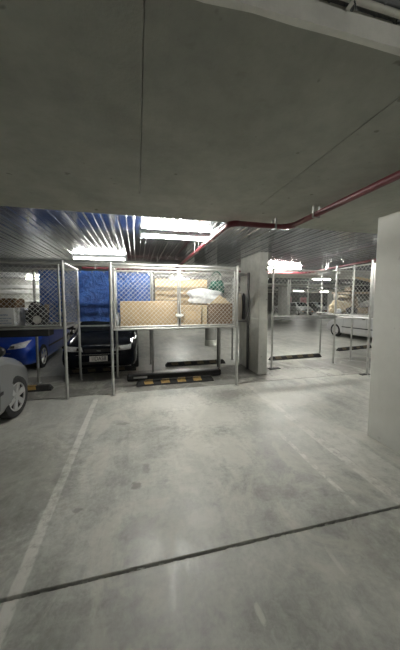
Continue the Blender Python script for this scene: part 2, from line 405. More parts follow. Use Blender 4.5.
# ------------------------------------------------------------------ fluorescent battens
def batten(x0, x1, y, z, label, along='x', tubes=1, tm='tube'):
    cx = (x0 + x1) / 2; L = x1 - x0
    t = thing('fluorescent_light', label, 'light', (cx, y, z), 0 if along == 'x' else math.pi / 2, 'fluorescent battens under the ceiling', local=True)
    MB().box(-L / 2 - .02, L / 2 + .02, -.055, .055, .025, DK - z + .002, ch=.008).build('lamp_housing', 'lamp_body', t)
    for k in range(tubes):
        yy = 0 if tubes == 1 else (-.03 + .06 * k)
        MB().cyl((-L / 2 + .02, yy, 0), (L / 2 - .02, yy, 0), .018, 10, caps=True).build('tube', tm, t, smooth=True)
    for s in (-1, 1):
        MB().box(s * L / 2 - .02, s * L / 2 + .02, -.05, .05, -.024, .03, ch=.005).build('end_cap', 'lamp_body', t)
    return t
batten(.07, 1.22, 4.18, 2.685, 'bright fluorescent tube light on the ceiling above the caged cardboard boxes', tm='tube_bright')
batten(-1.44, -.26, 6.72, 2.685, 'fluorescent tube light over the gap with the blue tarpaulin', tm='tube_dim')
batten(3.90, 5.06, 7.35, 2.685, 'fluorescent tube light just right of the narrow column', tubes=2, tm='tube')
batten(8.05, 9.05, 10.75, 2.685, 'distant fluorescent tube light right of the middle of the right cages')
batten(-4.95, -3.8, 13.6, 2.685, 'small distant tube light glimpsed through the left cage beside the tarpaulin')
batten(1.0, 2.2, -2.2, 2.685, 'tube light behind the viewer over the driveway', tm='tube_dim')
batten(4.4, 5.55, 3.75, 2.685, 'added fill light hidden behind the top of the pale column')  # added lamp, brightens the right floor, column front and junk
batten(5.4, 6.6, -3.0, 2.685, 'tube light behind the viewer to the right', tm='tube_dim')
batten(9.3, 10.5, 7.4, 2.685, 'tube light over the silver hatchback hidden by the pale column')
batten(1.75, 2.75, 14.0, 2.685, 'added distant fill light hidden behind the stacked cardboard boxes', tm='tube_bright')  # added lamp, brightens the open floor beyond the main cage
batten(5.4, 6.5, 12.2, 2.685, 'distant tube light behind the narrow column')
batten(17.0, 18.2, 13.6, 2.685, 'distant tube light over the far driveway')
batten(16.6, 17.8, 25.2, 2.685, 'very distant tube light above the far parked cars')
batten(21.0, 22.2, 26.5, 2.685, 'most distant tube light at the far end')
batten(12.2, 13.2, 26.5, 2.685, 'very distant tube light behind the narrow column')

# ------------------------------------------------------------------ pipes, conduit, sprinklers
PZ = 2.585
def arc(c, a0, a1, r, n=7):
    return [(c[0] + r * math.cos(a0 + (a1 - a0) * k / n), c[1] + r * math.sin(a0 + (a1 - a0) * k / n), c[2]) for k in range(n + 1)]
t = thing('fire_pipe', 'dark red fire pipe with two bends running under the concrete beam', 'pipe', (1.82, 2.9, PZ))
MB().cyl((1.82, -6.0, PZ), (1.82, 2.79, PZ), .030, 12).build('pipe', 'redpipe', t, smooth=True)
MB().path(arc((1.72, 2.79, PZ), 0, math.pi / 2, .10), .034, 12).build('elbow', 'redpipe', t, smooth=True)
MB().cyl((1.72, 2.89, PZ), (1.16, 2.89, PZ), .030, 12).build('pipe', 'redpipe', t, smooth=True)
MB().path(arc((1.16, 2.99, PZ), -math.pi / 2, -math.pi, .10), .034, 12).build('elbow', 'redpipe', t, smooth=True)
MB().cyl((1.06, 2.99, PZ), (1.08, 7.72, PZ), .030, 12).build('pipe', 'redpipe', t, smooth=True)
MB().cyl((-1.45, 7.74, PZ), (1.4, 7.74, PZ), .030, 12).build('pipe', 'redpipe', t, smooth=True)
def clip(x, y, top, along='y'):
    m_ = MB()
    if along == 'y': m_.box(x - .04, x + .04, y - .012, y + .012, PZ - .035, PZ - .028).box(x - .040, x - .034, y - .012, y + .012, PZ - .035, top).box(x + .034, x + .040, y - .012, y + .012, PZ - .035, top)
    else: m_.box(x - .012, x + .012, y - .04, y + .04, PZ - .035, PZ - .028).box(x - .012, x + .012, y - .040, y - .034, PZ - .035, top).box(x - .012, x + .012, y + .034, y + .040, PZ - .035, top)
    return m_
for (x, y, top, al) in [(1.82, 2.4, SOF, 'y'), (1.62, 2.89, SOF, 'x'), (1.075, 4.7, DK, 'y'), (1.07, 3.6, DK, 'y'), (-1.1, 7.74, DK, 'x'), (0.6, 7.74, DK, 'x')]:
    clip(x, y, top, al).build('pipe_bracket', 'galv_dark', t)
t = thing('fire_pipe', 'dark red fire pipe under the ceiling above the right-hand cages', 'pipe', (5.1, 6.0, PZ))
MB().cyl((5.0, 3.25, PZ), (5.35, 7.2, PZ), .030, 12).build('pipe', 'redpipe', t, smooth=True)
MB().path([(5.35, 7.2, PZ), (5.355, 7.4, PZ), (5.30, 7.55, PZ), (5.15, 7.62, PZ)], .034, 12).build('elbow', 'redpipe', t, smooth=True)
MB().cyl((5.15, 7.62, PZ), (3.0, 7.62, PZ), .030, 12).build('pipe', 'redpipe', t, smooth=True)
for y in (4.4, 6.4): clip(5.0 + (y - 3.25) * .0886, y, DK, 'y').build('pipe_bracket', 'galv', t)
t = thing('conduit', 'pale grey conduit along the near edge of the concrete beam overhead', 'conduit', (1.0, .845, 2.76))
MB().cyl((-3.0, .838, 2.752), (6.0, .838, 2.752), .0105, 10).build('pipe', 'conduit', t, smooth=True)
MB().box(.744, .762, .818, .862, 2.736, 2.768, ch=.003).build('saddle', 'chrome', t)
MB().path([(.753, .83, 2.74), (.753, .824, 2.722), (.757, .826, 2.706), (.762, .83, 2.712)], .003, 8).build('cable_hook', 'chrome', t, smooth=True)
MB().box(-.6, -.58, .818, .862, 2.736, 2.768, ch=.003).build('saddle', 'conduit', t)
t = thing('conduit', 'thin grey conduit crossing the ceiling over the right-hand cages', 'conduit', (6, 7.9, 2.66))
MB().cyl((2.9, 7.95, 2.66), (14.0, 7.95, 2.66), .016, 8).build('pipe', 'galv', t, smooth=True)
MB().cyl((2.9, 7.85, 2.58), (14.0, 7.85, 2.58), .016, 8).build('pipe', 'galv', t, smooth=True)
for x in (4.0, 7.0, 10.0, 13.0): MB().box(x - .01, x + .01, 7.83, 7.97, 2.56, DK, ch=.002).build('pipe_bracket', 'galv', t)
def sprinkler(x, y, label):
    t = thing('sprinkler_head', label, 'sprinkler', (x, y, DK), group='sprinkler heads', local=True)
    MB().cyl((0, 0, 0), (0, 0, -.06), .012, 8).build('stem', 'chrome', t, smooth=True)
    MB().lathe([(-.06, .004), (-.06, .020), (-.066, .020), (-.072, .004)], axis='z', n=12).build('deflector', 'chrome', t, smooth=True)
    MB().lathe([(0, .004), (0, .032), (-.008, .030), (-.010, .004)], axis='z', n=12).build('escutcheon', 'chrome', t, smooth=True)
sprinkler(-1.36, 3.89, 'bright sprinkler head on the ribbed ceiling above the silver car')
sprinkler(4.99, 5.92, 'sprinkler head on the ceiling above the left post of the right cages')
sprinkler(5.3, 5.84, 'sprinkler head beside the red pipe above the right cages')
sprinkler(4.4, 3.6, 'sprinkler head on the dark ceiling left of the pale column')

# ------------------------------------------------------------------ storage cages
PR = .025
def wires(mb, A, U, V, pu=.080, r=.0028):
    """diamond mesh on the rectangle A + s*U + t*V, wire by wire, clipped to the rectangle"""
    A, U, V = Vector(A), Vector(U), Vector(V); lu, lv = U.length, V.length
    u, v = U / lu, V / lv; n = u.cross(v)
    for sg in (1, -1):
        k = -math.ceil(lv / pu)
        while k * pu < lu + lv:
            c0 = k * pu; seg = []
            # line s = c0 + sg*t
            ts = [0, lv]
            if sg == 1: lo, hi = max(0, -c0), min(lv, lu - c0)
            else: lo, hi = max(0, c0 - lu), min(lv, c0)
            if hi - lo > .01:
                p = A + u * (c0 + sg * lo) + v * lo + n * (sg * r); q = A + u * (c0 + sg * hi) + v * hi + n * (sg * r)
                mb.cyl(p, q, r, 4, caps=False)
            k += 1
    return mb
def post(parent, x, y, z0, z1, m='galv', r=PR, plate=True):
    o = MB().cyl((x, y, z0), (x, y, z1), r, 12).build('post', m, parent, smooth=True)
    MB().lathe([(z1, r + .003), (z1 + .012, r + .001), (z1 + .02, .001)], (x, y, 0), 'z', 12).build('post_cap', m, o, smooth=True)
    if plate: MB().box(x - .045, x + .045, y - .045, y + .045, 0, .008, ch=.002).build('foot_plate', m, o)
    return o
def rail(parent, a, b, m='galv', r=.019):
    return MB().cyl(a, b, r, 10).build('rail', m, parent, smooth=True)
def panel(parent, A, U, V, pu=.080, r=.0028, m='wire'):
    o = wires(MB(), A, U, V, pu, r).build('mesh_panel', m, parent); o['kind'] = 'stuff'; return o
def clamp(parent, x, y, z, m='galv'):
    return MB().lathe([(z - .02, PR), (z - .02, PR + .008), (z + .02, PR + .008), (z + .02, PR)], (x, y, 0), 'z', 12).build('clamp', m, parent, smooth=True)
def gate(parent, x0, x1, y, z0, z1, hinge='l', latch=True):
    r = .016; m = MB()
    m.cyl((x0, y, z0 - r), (x0, y, z1 + r), r, 10).cyl((x1, y, z0 - r), (x1, y, z1 + r), r, 10).cyl((x0, y, z0), (x1, y, z0), r, 10).cyl((x0, y, z1), (x1, y, z1), r, 10)
    g = m.build('gate', 'galv', parent, smooth=True)
    o = wires(MB(), (x0, y, z0), (x1 - x0, 0, 0), (0, 0, z1 - z0)).build('mesh_panel', 'wire', g); o['kind'] = 'stuff'
    hx = x0 if hinge == 'l' else x1
    for z in (z0 + .2, z1 - .25): MB().cyl((hx, y, z - .03), (hx, y, z + .03), r + .007, 10).build('hinge', 'galv', g, smooth=True)
    return g

# main cage, with its pair of gates
X0, X1, Y0, Y1, Z0, Z1 = -.44, 1.90, 4.75, 5.84, 1.18, 2.34
cg = thing('storage_cage', 'chain-link storage cage on posts holding the cardboard boxes', 'cage', ((X0 + X1) / 2, Y0, 0), group='raised wire storage cages')
post(cg, X0, Y0, 0, Z1); post(cg, X1, Y0, 0, Z1); post(cg, X0, Y1, 0, Z1); post(cg, X1, Y1, 0, Z1)
for (a, b) in [((X0, Y0), (X1, Y0)), ((X0, Y1), (X1, Y1)), ((X0, Y0), (X0, Y1)), ((X1, Y0), (X1, Y1))]:
    rail(cg, (*a, Z1 - .02), (*b, Z1 - .02)); rail(cg, (*a, Z0), (*b, Z0))
rail(cg, (.15, Y0, Z0), (.15, Y1, Z0), r=.015); rail(cg, (.75, Y0, Z0), (.75, Y1, Z0), r=.015); rail(cg, (1.35, Y0, Z0), (1.35, Y1, Z0), r=.015)
gl = gate(cg, X0 + .055, .735, Y0 - .005, Z0 + .045, Z1 - .075, 'l')
gr = gate(cg, .772, X1 - .055, Y0 - .005, Z0 + .045, Z1 - .075, 'r')
la = MB().box(.68, .83, Y0 - .04, Y0 - .022, 1.405, 1.435, ch=.004).box(.70, .715, Y0 - .05, Y0 + .01, 1.39, 1.45, ch=.003).box(.79, .805, Y0 - .05, Y0 + .01, 1.39, 1.45, ch=.003).build('latch', 'lamp_body', gr)
MB().box(.735, .775, Y0 - .06, Y0 - .03, 1.355, 1.405, ch=.006).build('padlock', 'galv', gr)
panel(cg, (X0, Y0, Z0), (0, Y1 - Y0, 0), (0, 0, Z1 - Z0), r=.002); panel(cg, (X1, Y0, Z0), (0, Y1 - Y0, 0), (0, 0, Z1 - Z0), r=.002)
panel(cg, (.32, Y1, Z0), (X1 - .32, 0, 0), (0, 0, Z1 - Z0 - .02))
panel(cg, (X0, Y0, Z0 + .018), (X1 - X0, 0, 0), (0, Y1 - Y0, 0), pu=.08)
for x in (X0, X1):
    for z in (1.42, 2.05): clamp(cg, x, Y0, z)

# cage over the silver car
A0, A1 = -3.55, -1.19
cl = thing('storage_cage', 'chain-link storage cage over the silver car holding a white box', 'cage', ((A0 + A1) / 2, Y0, 0), group='raised wire storage cages')
post(cl, A1, Y0, 0, Z1); post(cl, A1, Y1, 0, Z1); post(cl, A0, Y0, 0, Z1); post(cl, A0, Y1, 0, Z1); post(cl, -1.99, Y1, 0, Z1 - .09)
ZL = 1.25
for (a, b) in [((A0, Y0), (A1, Y0)), ((A0, Y1), (A1, Y1)), ((A0, Y0), (A0, Y1)), ((A1, Y0), (A1, Y1))]:
    rail(cl, (*a, Z1 - .02), (*b, Z1 - .02)); rail(cl, (*a, ZL - .02), (*b, ZL - .02))
gate(cl, -2.38, A1 - .062, Y0 - .005, ZL + .025, Z1 - .065, 'r')
gate(cl, A0 + .06, -2.42, Y0 - .005, ZL + .025, Z1 - .065, 'l')
panel(cl, (A1, Y0, ZL), (0, Y1 - Y0, 0), (0, 0, Z1 - ZL), r=.0018); panel(cl, (A0, Y0, ZL), (0, Y1 - Y0, 0), (0, 0, Z1 - ZL))
panel(cl, (A0, Y1, ZL), (A1 - A0, 0, 0), (0, 0, Z1 - ZL - .02), r=.002, m='wire')
for z in (1.45, 2.05): clamp(cl, A1, Y0, z)
MB().box(A0, A1, Y0 + .02, Y1 - .02, ZL - .012, ZL - .004).build('base_sheet', 'board_dark', cl)
MB().box(-3.5, -1.43, Y0 - .015, Y0 + .25, 1.10, 1.225, ch=.01).build('underside_box', 'black', cl)
# rails tying the two cages together across the gap
t = thing('tie_rail', 'thin galvanised top rail joining the two cages across the gap', 'rail', (-.81, Y0, 2.33))
rail(t, (A1, Y0, 2.325), (X0, Y0, 2.325), r=.014)
t = thing('tie_rail', 'galvanised rail below the blue tarpaulin in front of the black car', 'rail', (-.81, Y1, 1.16))
rail(t, (A1, Y1, 1.155), (X0, Y1, 1.155), r=.017)

# cage behind the main one
B0, B1, BY0, BY1 = .325, 2.615, 5.90, 6.88
cb = thing('storage_cage', 'darker wire storage cage standing back to back behind the cardboard boxes', 'cage', ((B0 + B1) / 2, BY0, 0), group='raised wire storage cages')
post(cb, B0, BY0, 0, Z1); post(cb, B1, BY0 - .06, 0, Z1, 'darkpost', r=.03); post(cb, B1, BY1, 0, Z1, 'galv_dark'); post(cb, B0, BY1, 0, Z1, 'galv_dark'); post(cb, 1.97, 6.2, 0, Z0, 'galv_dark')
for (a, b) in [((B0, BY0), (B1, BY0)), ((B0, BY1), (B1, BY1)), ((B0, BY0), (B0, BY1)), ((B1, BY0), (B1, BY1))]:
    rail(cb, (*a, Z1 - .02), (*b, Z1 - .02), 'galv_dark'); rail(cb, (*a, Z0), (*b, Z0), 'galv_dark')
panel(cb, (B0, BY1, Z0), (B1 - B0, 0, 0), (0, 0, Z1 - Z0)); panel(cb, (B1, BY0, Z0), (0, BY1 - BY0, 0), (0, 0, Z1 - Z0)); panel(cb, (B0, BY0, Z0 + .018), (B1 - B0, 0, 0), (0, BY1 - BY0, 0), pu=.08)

# bare cage frame right of the column
cr = thing('storage_cage', 'tall empty cage frame of thin posts just right of the narrow column', 'cage', (4.2, 5.8, 0), group='raised wire storage cages')
post(cr, 3.20, 5.70, 0, 2.5); post(cr, 5.10, 5.82, 0, 2.58); post(cr, 5.05, 4.72, 0, 2.57); post(cr, 5.12, 4.73, 1.3, 2.5, plate=False)
MB().box(3.12, 3.42, 5.64, 5.76, .004, .022, ch=.004).build('base_bar', 'black', cr)
MB().box(4.90, 5.14, 4.70, 4.80, .004, .022, ch=.004).build('base_bar', 'black', cr)
for z in (1.23, 1.29): rail(cr, (3.20, 5.70, z), (5.10, 5.82, z), 'galv_dark'); rail(cr, (5.05, 4.72, z + .05), (5.10, 5.82, z + .02), 'galv')
for (xs_, zt_) in ((3.62, 2.20), (3.68, 2.20), (4.22, 2.18)): MB().cyl((xs_, 5.70 + (xs_ - 3.2) * .063, 1.29), (xs_, 5.70 + (xs_ - 3.2) * .063, zt_), .015, 10).build('gate_stile', 'galv', cr, smooth=True)
rail(cr, (3.62, 5.727, 2.19), (5.10, 5.82, 2.19), 'galv_dark', .012)
rail(cr, (3.20, 5.70, 2.44), (5.10, 5.82, 2.44)); rail(cr, (5.05, 4.72, 2.5), (5.10, 5.82, 2.5))
MB().box(3.2, 5.08, 5.72, 5.80, 1.25, 1.275).build('shelf_edge', 'galv_dark', cr)
panel(cr, (3.20, 5.70, 1.29), (1.90, .12, 0), (0, 0, 1.14), pu=.11, r=.002)
panel(cr, (5.05, 4.72, 1.36), (.05, 1.10, 0), (0, 0, 1.12), pu=.11, r=.002)

# cage stacked with junk, half behind the pale column
D0, D1, DY0, DY1, DZ = 5.22, 7.9, 5.98, 7.08, 1.30
cj = thing('storage_cage', 'wire storage cage piled with junk beside the pale column', 'cage', ((D0 + D1) / 2, DY0, 0), group='raised wire storage cages')
post(cj, 5.80, DY0, 0, 2.66); post(cj, 5.68, DY1, 0, DK); post(cj, D1, DY0, 0, 2.57); post(cj, D1, DY1, 0, 2.57)
for (a, b) in [((D0, DY0), (D1, DY0)), ((D0 + .3, DY1), (D1, DY1)), ((D0, DY0), (D0 + .3, DY1)), ((D1, DY0), (D1, DY1))]:
    rail(cj, (*a, DZ), (*b, DZ)); rail(cj, (*a, 2.5), (*b, 2.5))
MB().box(D0 + .1, D1, DY0 + .03, DY1 - .03, DZ - .012, DZ + .012).build('base_sheet', 'board_dark', cj)
panel(cj, (D0, DY0, DZ), (D1 - D0, 0, 0), (0, 0, 2.5 - DZ), pu=.12, r=.002)

# ------------------------------------------------------------------ tarpaulin
def cloth_sheet(x0, x1, y, z0, z1, nx, nz, amp, mt, name, label, cat, thick=.004, seed=1):
    rg = random.Random(seed); ph = [rg.uniform(0, 6.3) for _ in range(8)]
    vs = []
    for side in (0, 1):
        for j in range(nz + 1):
            for i in range(nx + 1):
                u, v = i / nx, j / nz; x = x0 + (x1 - x0) * u; z = z0 + (z1 - z0) * v
                d = amp * (.5 * math.sin(9 * u + ph[0] + 2.2 * v) + .35 * math.sin(23 * u + ph[1] - 3 * v) + .25 * math.sin(15 * v + 5 * u + ph[2]) + .2 * math.sin(41 * u + 7 * v + ph[3]))
                d *= (1 - .6 * v)
                zz = z + (.018 * math.sin(11 * u + ph[4]) if j == 0 else 0) - (.015 * abs(math.sin(8 * math.pi * u)) if j == nz else 0)
                vs.append((x, y + d + side * thick, zz))
    N_ = (nx + 1) * (nz + 1); fs = []
    for j in range(nz):
        for i in range(nx):
            a = j * (nx + 1) + i; b, c_, d_ = a + 1, a + nx + 2, a + nx + 1
            fs += [(a, b, c_, d_), (a + N_, d_ + N_, c_ + N_, b + N_)]
    edge = [i for i in range(nx + 1)] + [(j + 1) * (nx + 1) + nx for j in range(nz)] + [nz * (nx + 1) + i for i in range(nx - 1, -1, -1)] + [j * (nx + 1) for j in range(nz - 1, 0, -1)]
    for k in range(len(edge)): a, b = edge[k], edge[(k + 1) % len(edge)]; fs.append((b, a, a + N_, b + N_))
    o = MB().add(vs, fs).build(name, mt, origin=((x0 + x1) / 2, y, z0), smooth=True)
    return tag(o, label, cat)
tp = cloth_sheet(-1.93, .285, 5.925, 1.235, 2.325, 90, 34, .022, 'tarp', 'blue_tarpaulin', 'creased blue tarpaulin hung along the backs of the cages', 'tarpaulin')
tp['_o'] = tuple(tp.location)
mb = MB()
for k in range(10):
    x = -1.85 + k * .235; mb.lathe([(-.003, .008), (-.004, .017), (.004, .017), (.003, .008)], (x, 5.918, 2.285), 'y', 12)
mb.build('eyelet_row', 'chrome', tp)

# ------------------------------------------------------------------ boxes and bags
def carton(x0, x1, y0, y1, z0, z1, mt, label, rz=0.0, tape=True, flaps=False, name='cardboard_box', group='stored cardboard boxes', dims=None):
    cx, cy = (x0 + x1) / 2, (y0 + y1) / 2; hx, hy, h = (x1 - x0) / 2, (y1 - y0) / 2, z1 - z0
    t = thing(name, label, 'box', (cx, cy, z0), rz, group, local=True)
    if not flaps:
        MB().box(-hx, hx, -hy, hy, 0, h, ch=.006).build('carton', mt, t)
        MB().box(-.004, hx - .004, -hy + .01, hy - .01, h - .001, h + .003).build('lid_flap', mt, t)
        if tape: MB().box(-hx - .001, hx + .001, -.025, .025, h + .003, h + .0045).build('tape_strip', 'tape', t)
    else:
        w_ = .006; m_ = MB().box(-hx, hx, -hy, hy, 0, .006)
        m_.box(-hx, -hx + w_, -hy, hy, 0, h).box(hx - w_, hx, -hy, hy, 0, h).box(-hx, hx, -hy, -hy + w_, 0, h).box(-hx, hx, hy - w_, hy, 0, h)
        m_.build('carton', mt, t)
        for (px_, py, ax, sg, ln) in [(-hx, 0, 'y', -1, hy), (hx, 0, 'y', 1, hy), (0, -hy, 'x', 1, hx), (0, hy, 'x', -1, hx)]:
            ang = random.uniform(.5, 1.1) * sg
            L_ = .16
            if ax == 'y': mx = Matrix.Translation((px_, 0, h)) @ Matrix.Rotation(ang, 4, 'Y'); m2 = MB().box(-.003, .003, -ln, ln, 0, L_, mx)
            else: mx = Matrix.Translation((0, py, h)) @ Matrix.Rotation(ang, 4, 'X'); m2 = MB().box(-ln, ln, -.003, .003, 0, L_, mx)
            m2.build('flap', mt, t)
    return t
MZ = Z0 + .028
carton(-.30, .765, 4.86, 5.32, MZ, 1.675, 'card', 'long tan cardboard box lying along the front of the main cage')
sb = carton(.80, 1.20, 4.84, 5.20, MZ, 1.60, 'card', 'small tan cardboard box right of the gate latch')
MB().box(-.11, .10, -.1815, -.180, .12, .28).build('paper_label', 'tape', sb)
carton(1.36, 1.85, 4.86, 5.22, MZ, 1.625, 'card_dark', 'dark brown cardboard box in the right corner of the main cage', rz=R(-4))
carton(1.235, 1.325, 4.87, 5.25, MZ, 1.60, 'card2', 'narrow pale cardboard carton standing upright between two boxes', tape=False)
carton(.38, 1.42, 5.36, 5.80, MZ, 1.69, 'card', 'cardboard box at the back of the cage under the long flat box')
carton(.36, 1.46, 5.37, 5.80, 1.70, 2.13, 'card2', 'long pale cardboard box stacked highest at the back of the cage')
def wedge(name, label, mt, pts, thick, cat='board', group=None):
    """flat board from world outline pts (planar), given thickness"""
    P_ = [Vector(p) for p in pts]; n = (P_[1] - P_[0]).cross(P_[2] - P_[0]).normalized() * thick
    k = len(P_); vs = P_ + [p + n for p in P_]
    fs = [tuple(range(k)), tuple(range(2 * k - 1, k - 1, -1))] + [(i, (i + 1) % k, k + (i + 1) % k, k + i) for i in range(k)]
    c_ = sum(P_, Vector()) / k; c_.z = min(p.z for p in P_)
    return tag(MB().add(vs, fs).build(name, mt, origin=tuple(c_)), label, cat, group)
wedge('cardboard_flap', 'folded triangular piece of pale cardboard standing on the dark brown box', 'card2', [(1.40, 4.93, 1.632), (1.82, 4.92, 1.632), (1.60, 4.95, 1.80)], .012, 'cardboard')

def blob(name, label, mt, c, size, seed=0, rough=.12, cat='bag', group=None, flat=.0, rz=0.0, power=2.6, n=26, ties=None):
    """soft bag: rounded-box body sagging on its base, with lumps"""
    rg = random.Random(seed); ph = [rg.uniform(0, 6.28) for _ in range(12)]
    vs = []; m_ = n // 2
    for j in range(m_ + 1):
        th = math.pi * j / m_
        for i in range(n):
            f = 2 * math.pi * i / n
            d = Vector((math.sin(th) * math.cos(f), math.sin(th) * math.sin(f), math.cos(th)))
            k = (abs(d.x) ** power + abs(d.y) ** power + abs(d.z) ** power) ** (-1 / power)
            lump = 1 + rough * (math.sin(3 * d.x + ph[0] + 2 * d.z) * .5 + math.sin(5 * d.y + ph[1] - 3 * d.x) * .4 + math.sin(7 * d.z + 4 * d.x + ph[2]) * .35 + math.sin(11 * f + 6 * d.z + ph[3]) * .12)
            p = d * k * lump
            z = p.z
            if z < -.82: z = -.82 - (z + .82) * -.1
            vs.append((p.x * size[0], p.y * size[1], (z + .84) * size[2]))
    fs = [(j * n + i, j * n + (i + 1) % n, (j + 1) * n + (i + 1) % n, (j + 1) * n + i) for j in range(m_) for i in range(n)]
    o = thing(name, label, cat, c, rz, group, local=True) if ties else None
    if ties:
        MB().add(vs, fs).build('bag_body', mt, o, smooth=True)
        for (p0, p1, p2) in ties:
            p0, p1, p2 = map(Vector, (p0, p1, p2)); MB().path([p0 * (1 - s) ** 2 + p1 * 2 * s * (1 - s) + p2 * s * s for s in [q / 8 for q in range(9)]], .012, 8).build('handle', mt, o, smooth=True)
        return o
    o = MB().add(vs, fs).build(name, mt, smooth=True); o.location = c; o.rotation_euler = (0, 0, rz)
    return tag(o, label, cat, group)
# white plastic sheet draped between the boxes
blob('plastic_sheet', 'bunched white plastic sheet heaped behind the small boxes', 'cloth_white', (1.36, 5.10, 1.632), (.35, .11, .15), 3, .20, 'plastic sheet', power=4.5, n=40)
carton(1.47, 1.86, 5.27, 5.80, MZ, 1.74, 'card2', 'cardboard box hidden under the white sheet at the back right of the cage')
blob('green_bag', 'dark green fabric bag slumped at the top right of the main cage', 'cloth_green', (1.70, 5.46, 1.745), (.155, .16, .21), 5, .10, 'bag', ties=[((-.1, 0, .48), (0, 0, .66), (.1, 0, .48))])
blob('white_bundle', 'small white plastic bundle at the left end of the long box', 'cloth_white', (-.355, 4.98, MZ), (.045, .08, .14), 8, .12, 'bundle')
cu = blob('folded_cushion', 'pale grey rounded cushion standing in the cage beside the column', 'cloth_cream', (2.475, 6.10, Z0 + .03), (.085, .10, .36), 11, .04, 'cushion', power=3.2)
MB().box(-.012, .012, -.102, .0, .05, .55, ch=.004).build('piping', 'cloth_grey', cu, origin=(0, 0, 0))
blob('black_bag', 'black bag squeezed between the pale cushion and the column', 'cloth_black', (2.583, 6.04, Z0 + .03), (.022, .10, .34), 13, .03, 'bag', power=3.2, ties=[((0, -.06, .56), (0, 0, .74), (0, .06, .56))])

# contents of the left cage
tb = carton(-2.75, -1.99, 4.90, 5.35, ZL, 1.565, 'paper', 'white printed box at the left edge inside the left cage', tape=False)
for k, (za, zb_) in enumerate([(.06, .075), (.10, .115), (.14, .155), (.19, .215)]):
    MB().box(.02, .34 - .05 * (k % 2), -.2275, -.225, za, zb_).build('printed_line', 'ink', tb)
carton(-2.8, -1.98, 4.92, 5.33, 1.57, 1.725, 'card_dark', 'shallow brown cardboard box on top of the white printed box', rz=R(1.5))
blob('dark_bag', 'dark lumpy bag on the base of the left cage beside the white box', 'cloth_black', (-1.74, 5.22, ZL), (.17, .18, .20), 21, .14, 'bag', ties=[((-.12, -.05, .33), (0, -.1, .50), (.12, -.05, .33))])
wt = thing('trolley_wheel', 'grey wheel lying against the dark bag in the left cage', 'wheel', (-1.66, 4.95, ZL + .115), group=None, local=True)
MB().lathe([(-.025, .07), (-.03, .095), (-.015, .112), (.015, .112), (.03, .095), (.025, .07)], axis='y', n=24).build('tyre', 'rubber', wt, smooth=True)
MB().lathe([(-.022, .001), (-.026, .02), (-.015, .025), (-.012, .07), (.012, .07), (.015, .025), (.026, .02), (.022, .001)], axis='y', n=20).build('hub', 'conduit', wt, smooth=True)
wedge('timber_offcut', 'narrow brown timber offcut leaning at the back of the left cage', 'board_brown', [(-1.80, 5.70, ZL), (-1.72, 5.70, ZL), (-1.72, 5.80, ZL + .36), (-1.80, 5.80, ZL + .36)], .02, 'timber')
blob('grey_bundle', 'grey cloth bundle at the back of the left cage', 'cloth_grey', (-2.35, 5.58, ZL), (.22, .16, .16), 23, .14, 'bundle')

# junk in the right cage
J = DZ + .014
blob('rag_heap', 'heap of beige rags on the left of the junk cage base', 'cloth_beige', (5.80, 6.50, J), (.32, .20, .19), 31, .24, 'rags')
blob('beige_sack', 'beige sack resting on the rag heap in the junk cage', 'cloth_beige', (5.98, 6.52, J + .44), (.16, .16, .055), 33, .24, 'sack')
blob('cream_cushion', 'small upright cream cushion among the junk', 'cloth_cream', (5.66, 6.46, J + .41), (.05, .08, .10), 35, .05, 'cushion')
blob('grey_sack', 'grey plastic sack at the right of the junk heap', 'cloth_grey', (6.72, 6.36, J), (.19, .18, .20), 41, .16, 'sack')
blob('brown_blanket', 'brown blanket bundled in the middle of the junk cage', 'cloth_brown', (6.46, 6.74, J), (.19, .20, .27), 43, .16, 'blanket')
wedge('brown_plank', 'flat brown board lying across the middle of the junk heap', 'board_brown', [(5.90, 6.20, J + .56), (6.95, 6.16, J + .58), (6.95, 6.90, J + .60), (5.90, 6.90, J + .58)], .045, 'board')
blob('brown_bundle', 'brown cloth bundle on the left end of the flat brown board', 'cloth_brown', (6.02, 6.34, J + .635), (.10, .12, .07), 61, .16, 'bundle')
blob('dark_blanket', 'dark folded blanket under the black plank on the junk heap', 'cloth_black', (6.52, 6.52, J + .635), (.34, .22, .10), 37, .10, 'blanket', power=3.2)
wedge('black_plank', 'black plank tilted under the yellow board', 'board_dark', [(6.02, 6.22, J + .86), (6.98, 6.16, J + .80), (6.98, 6.66, J + .84), (6.02, 6.66, J + .90)], .03, 'board')
wedge('yellow_board', 'pale yellow board tilted on top of the junk heap', 'board_yellow', [(6.30, 6.25, J + 1.01), (6.95, 6.18, J + .90), (7.0, 6.58, J + .92), (6.34, 6.60, J + 1.06)], .03, 'board')
blob('white_bundle', 'white crumpled plastic at the left end of the junk cage', 'cloth_white', (5.48, 6.14, J), (.08, .08, .08), 45, .16, 'bundle')
cr_ = thing('crate', 'dull brown crate at the foot of the junk heap', 'crate', (6.26, 6.13, J), R(4), local=True)
m_ = MB().box(-.14, .14, -.08, .08, 0, .012)
for s in (-1, 1):
    m_.box(-.14, .14, s * .08 - .006, s * .08 + .006, 0, .19).box(s * .14 - .006, s * .14 + .006, -.08, .08, 0, .19)
m_.build('shell', 'board_brown', cr_); MB().box(-.15, .15, -.09, .09, .175, .195).build('rim', 'black', cr_)
blob('black_bag', 'black bag between the crate and the white plastic', 'cloth_black', (5.90, 6.10, J), (.18, .08, .10), 47, .12, 'bag', ties=[((-.08, 0, .16), (0, -.03, .26), (.08, 0, .16))])
blob('blanket_roll', 'brown rolled blanket at the far right of the junk cage', 'cloth_brown', (7.35, 6.5, J), (.35, .3, .28), 49, .12, 'blanket')

